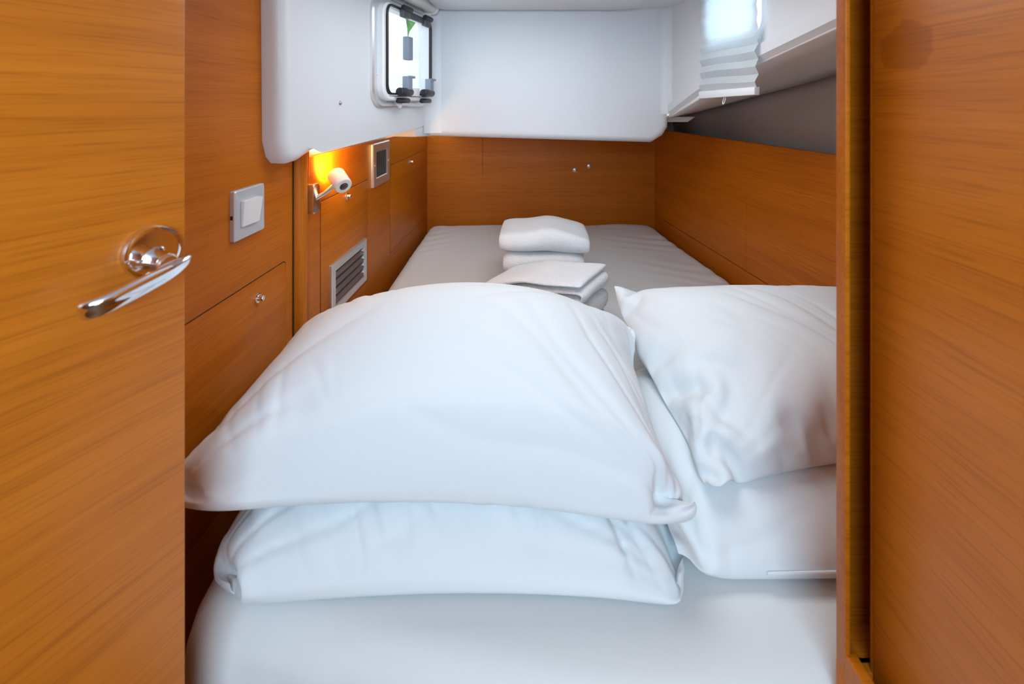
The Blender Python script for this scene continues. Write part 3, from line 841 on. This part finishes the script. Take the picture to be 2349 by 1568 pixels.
pts = [T2[i, 0] - b2 for i in range(24, 124)]
link('piping', tube(bmesh.new(), [(p[0], p[1] - .002, p[2] + .001) for p in pts], .0022, 8), 'pillow', r2)
T3, B3 = pillow_sim(.72, .585, nu, nv, ((.300, .700, Z(-.580)), (.95, .71, Z(-.57)), (.95, 1.24, Z(-.485)), (.275, 1.25, Z(-.497))), .0330, seed=3, lim=(-1, .955), pull=.4, grav=.3, seam=.93, slack=1.0, tall=1.2, back=.046, skew=-.25)
T3, B3 = folds(T3, B3, .72, .58, [(0, 0), (0, 1)], .0055, 4.5, .32, 4.5, .0050)
pillow('right hand white pillow on top, half hidden by the door jamb', T3, B3)
T4, B4 = pillow_sim(.84, .53, 74, 48, ((-.535, .650, Z(-.530)), (.246, .674, Z(-.570)), (.272, 1.05, Z(-.530)), (-.455, 1.02, Z(-.535))), .0455, seed=4, pull=.3, grav=.6, seam=.80, flat=.5, fy=.6, tall=1.26, pinch=.032, back=.030, skew=.30)
uu, vv = np.linspace(0, 1, 74)[:, None, None], np.linspace(0, 1, 48)[None, :, None]
ear = np.exp(-((1 - uu) / .085) ** 2 - (vv / .12) ** 2) * np.array((.011, -.012, -.003))      # the pinched front corner is drawn out
T4, B4 = T4 + ear, B4 + ear
T4, B4 = folds(T4, B4, .81, .53, [(1, 0), (0, 0), (1, 1)], .0080, 4.2, .46, 7.5, .0045)
pillow('plump white pillow on top in the middle foreground, pointed right corner', T4, B4)

# ------------------------------------------------------------------ towels
def towel(label, L_, Wd, n, th, loc, rz, open_end=1, axis='x', bend=None, seed=0, rough=.004):
    """serpentine folded terry towel; profile along local x (folded n times), width along y"""
    N = 18; cl = []
    for k in range(n):
        z = (k + .5) * th; xs = np.linspace(0, L_, N)
        if k % 2: xs = xs[::-1]
        xs = list(xs)
        inset = [.0, .006, -.004, .008, .003][(k + seed) % 5]
        for i, x in enumerate(xs): cl.append((x + (inset if x > L_ - .001 else 0), z))
        if k < n - 1:
            xe = xs[-1]; sgn = 1 if xe > L_ / 2 else -1
            for a in (-50, 0, 50): cl.append((xe + sgn * th * .5 * math.cos(math.radians(a)), z + th * .5 + th * .5 * math.sin(math.radians(a))))
    cl = np.array(cl); tg = np.gradient(cl, axis=0); tg /= np.linalg.norm(tg, axis=1)[:, None]; nr = np.stack([-tg[:, 1], tg[:, 0]], 1)
    out = np.concatenate([cl + nr * th * .47, (cl - nr * th * .47)[::-1]])
    MY = 22
    bm = bmesh.new(); rows = []
    for j in range(MY + 1):
        y = -Wd / 2 + Wd * j / MY
        row = []
        tf = [.25, .62, .85, .96, 1.][min(min(j, MY - j), 4)]
        oo = np.concatenate([cl + nr * th * .47 * tf, (cl - nr * th * .47 * tf)[::-1]])
        for (x, z) in oo:
            p = Vector((x - L_ / 2, y, z))
            q = Vector((p.x * 9 + seed * 7, p.y * 9, p.z * 22))
            p.z += rough * 1.2 * mnoise.noise(q) * min(1, p.z / th); p.x += rough * mnoise.noise(q + Vector((9, 0, 0))); p.y += rough * mnoise.noise(q + Vector((0, 7, 3)))
            if bend: p = bend(p)
            if axis == 'y': p = Vector((p.y, -p.x, p.z))
            row.append(bm.verts.new(p))
        rows.append(row)
    m = len(out)
    for a, b in zip(rows, rows[1:]):
        for i in range(m): bm.faces.new((a[i], a[(i + 1) % m], b[(i + 1) % m], b[i]))
    # end faces follow the folded strip
    h = m // 2
    for r, s in ((rows[0], 1), (rows[-1], -1)):
        for i in range(h - 1):
            bm.faces.new((r[i], r[i + 1], r[m - 2 - i], r[m - 1 - i]))
    o = link('folded_towel', bm, 'towel', angle=180, sub=1)
    o.location = loc; o.rotation_euler = (0, 0, rz)
    return tag(o, label, 'towel', 'folded white towels on the berth')
tz = ZM + .004
towel('large folded white bath towel lowest in the pile, tucked behind the pillow', .50, .335, 2, .028, (.118, 1.395, tz), 0, axis='y', seed=1)
def bendback(p): 
    p.z += .010 * math.sin((p.y + .15) * 9) ; return p
towel('folded white towel in the middle of the rear towel pile', .19, .29, 2, .044, (.120, 1.73, tz + .058), math.radians(-4), axis='y', seed=2, bend=None)
def bendtop(p):
    p.z += .016 * math.exp(-((p.y - .03) / .075) ** 2) * (1 if p.z > .02 else .3) - .010 * max(0, p.y) / .15; p.z = max(p.z, .0); return p
towel('thick folded white towel on top of the rear towel pile', .20, .325, 2, .035, (.122, 1.725, tz + .148), math.radians(-4), axis='y', seed=3, bend=bendtop)
def bendfront(p):
    t = (p.x + .16) / .32
    p.z += (-.055 * max(0, .45 - t) ** 1.2 * 2 + .034 * max(0, t - .2) ** 1.3) * min(1, p.z / .05); p.z = max(p.z, .0); return p
towel('folded white hand towel draped in front of the rear pile, layered open edge at right', .31, .20, 5, .0222, (.100, 1.395, tz + .058), math.radians(-32), seed=4, bend=bendfront)

# ------------------------------------------------------------------ outside the hatch window: cockpit mouldings and greenery
def sx_(px, Y): return (px - 1174.5) / F * Y
def ext(pts, Y): return [(sx_(px, Y), EYE - (py - 235) / F * Y) for px, py in pts]
bm = prism(ext([(760, -200), (915, -200), (922, 30), (927, 60), (929, 100), (931, 135), (1000, 140), (1000, 400), (760, 400)], 2.7), 2.7, 2.78, bev=.02)
struct(link('wall_exterior_seat', bm, 'gel', angle=30))
bm = prism(ext([(931, 400), (931, 100), (938, 72), (955, 48), (985, 30), (1010, -200), (1120, -200), (1120, 400)], 2.95), 2.95, 3.0, bev=.02)
struct(link('wall_exterior_coaming', bm, 'gel', angle=30))
bm = bmesh.new(); rnd = random.Random(3)
for k in range(700):
    p = Vector((rnd.uniform(-2.8, -.9), rnd.uniform(6.8, 7.6), EYE + rnd.uniform(-.2, 2.2)))
    q = Matrix.Translation(p) @ Matrix.Rotation(rnd.uniform(0, 6.3), 4, (rnd.random(), rnd.random(), rnd.random() + .1))
    s = rnd.uniform(.05, .12)
    vs = [bm.verts.new(q @ Vector(c)) for c in ((-s, 0, 0), (0, -s * .5, .02), (s, 0, 0), (0, s * .5, .02))]
    bm.faces.new(vs)
for i in range(24):
    for k in range(24):
        x, z = -3.2 + i * .12, EYE - .5 + k * .12
        q = [bm.verts.new((x + dx, 7.8 + .25 * mnoise.noise(Vector(((x + dx) * 2, (z + dz) * 2, 0))), z + dz)) for dx, dz in ((0, 0), (.12, 0), (.12, .12), (0, .12))]
        bm.faces.new(q)
ho = link('hedge_foliage', bm, 'foliage', smooth=False)
ho['kind'] = 'stuff'; ho['label'] = 'green foliage ashore seen through the hatch window'; ho['category'] = 'foliage'

# ------------------------------------------------------------------ saloon behind the camera (closes the room)
bm = bmesh.new(); box(bm, -1.45, -1.42, -2.5, .54, 0, EYE + .6); struct(link('wall_saloon_left', bm, 'teak', smooth=False))
bm = bmesh.new(); box(bm, 1.42, 1.45, -2.5, .54, 0, EYE + .6); struct(link('wall_saloon_right', bm, 'teak', smooth=False))
bm = bmesh.new(); box(bm, -1.45, 1.45, -2.5, .54, EYE + .55, EYE + .6); struct(link('ceiling_saloon', bm, 'gel', smooth=False))
bm = bmesh.new(); box(bm, -1.45, .45, -2.53, -2.5, 0, EYE + .6); struct(link('wall_saloon_back', bm, 'gel', smooth=False))
bm = bmesh.new(); box(bm, -1.45, -.60, .536, .552, 0, EYE + .6); struct(link('wall_front_far', bm, 'teak', smooth=False))

# ------------------------------------------------------------------ light
def area(name, loc, rot, sx, sy, power, col):
    l = bpy.data.lights.new(name, 'AREA'); l.shape = 'RECTANGLE'; l.size = sx; l.size_y = sy; l.energy = power; l.color = col
    o = bpy.data.objects.new(name, l); C.objects.link(o); o.location = loc; o.rotation_euler = rot; return o
area('hatch_daylight', ((hx0 + hx1) / 2, (hy0 + hy1) / 2, zt_c + .06), (0, 0, 0), .64, .48, 1.9, (.96, .98, 1.))
area('companionway_daylight', (.0, -.95, EYE + .26), (math.radians(66), 0, 0), 1.0, .5, 18, (.56, .80, 1.))
area('porthole_daylight', (1.0, 1.33, EYE + .34), (0, math.radians(95), 0), .22, .3, 1.4, (.92, .97, 1.))
sp_ = bpy.data.lights.new('lamp_glow', 'SPOT'); sp_.energy = 5.5; sp_.color = (1., .56, .14); sp_.spot_size = math.radians(172); sp_.spot_blend = .9; sp_.shadow_soft_size = .02
so = bpy.data.objects.new('lamp_glow', sp_); C.objects.link(so)
bpy.context.view_layer.update()
mw = Matrix.Translation(rl.location) @ Matrix.Rotation(RL, 4, 'Z')
so.location = mw @ (hc - ax * .045)
so.rotation_euler = ((mw.to_3x3() @ -ax)).to_track_quat('-Z', 'Y').to_euler()

w = bpy.data.worlds.new('sky'); sc.world = w; w.use_nodes = True
nt = w.node_tree; bg = nt.nodes['Background']
bg.inputs[0].default_value = (.86, .93, 1, 1); bg.inputs[1].default_value = 2.0

# ------------------------------------------------------------------ camera
cd = bpy.data.cameras.new('camera'); cam = bpy.data.objects.new('camera', cd); C.objects.link(cam)
cam.location = (0, 0, EYE); cam.rotation_euler = (math.pi / 2, 0, 0)
cd.sensor_width = 36; cd.lens = F / 2349 * 36; cd.shift_y = -(784 - 235) / 2349; cd.clip_start = .02
cd.dof.use_dof = True; cd.dof.focus_distance = 1.3; cd.dof.aperture_fstop = 5.0
sc.camera = cam
sc.view_settings.view_transform = 'Standard'; sc.view_settings.look = 'None'; sc.view_settings.gamma = 1
sc.view_settings.use_curve_mapping = False
sc.view_settings.exposure = 0.56
sc.cycles.use_denoising = True
sc.cycles.max_bounces = 8; sc.cycles.diffuse_bounces = 4; sc.cycles.adaptive_threshold = .025; sc.cycles.transparent_max_bounces = 12
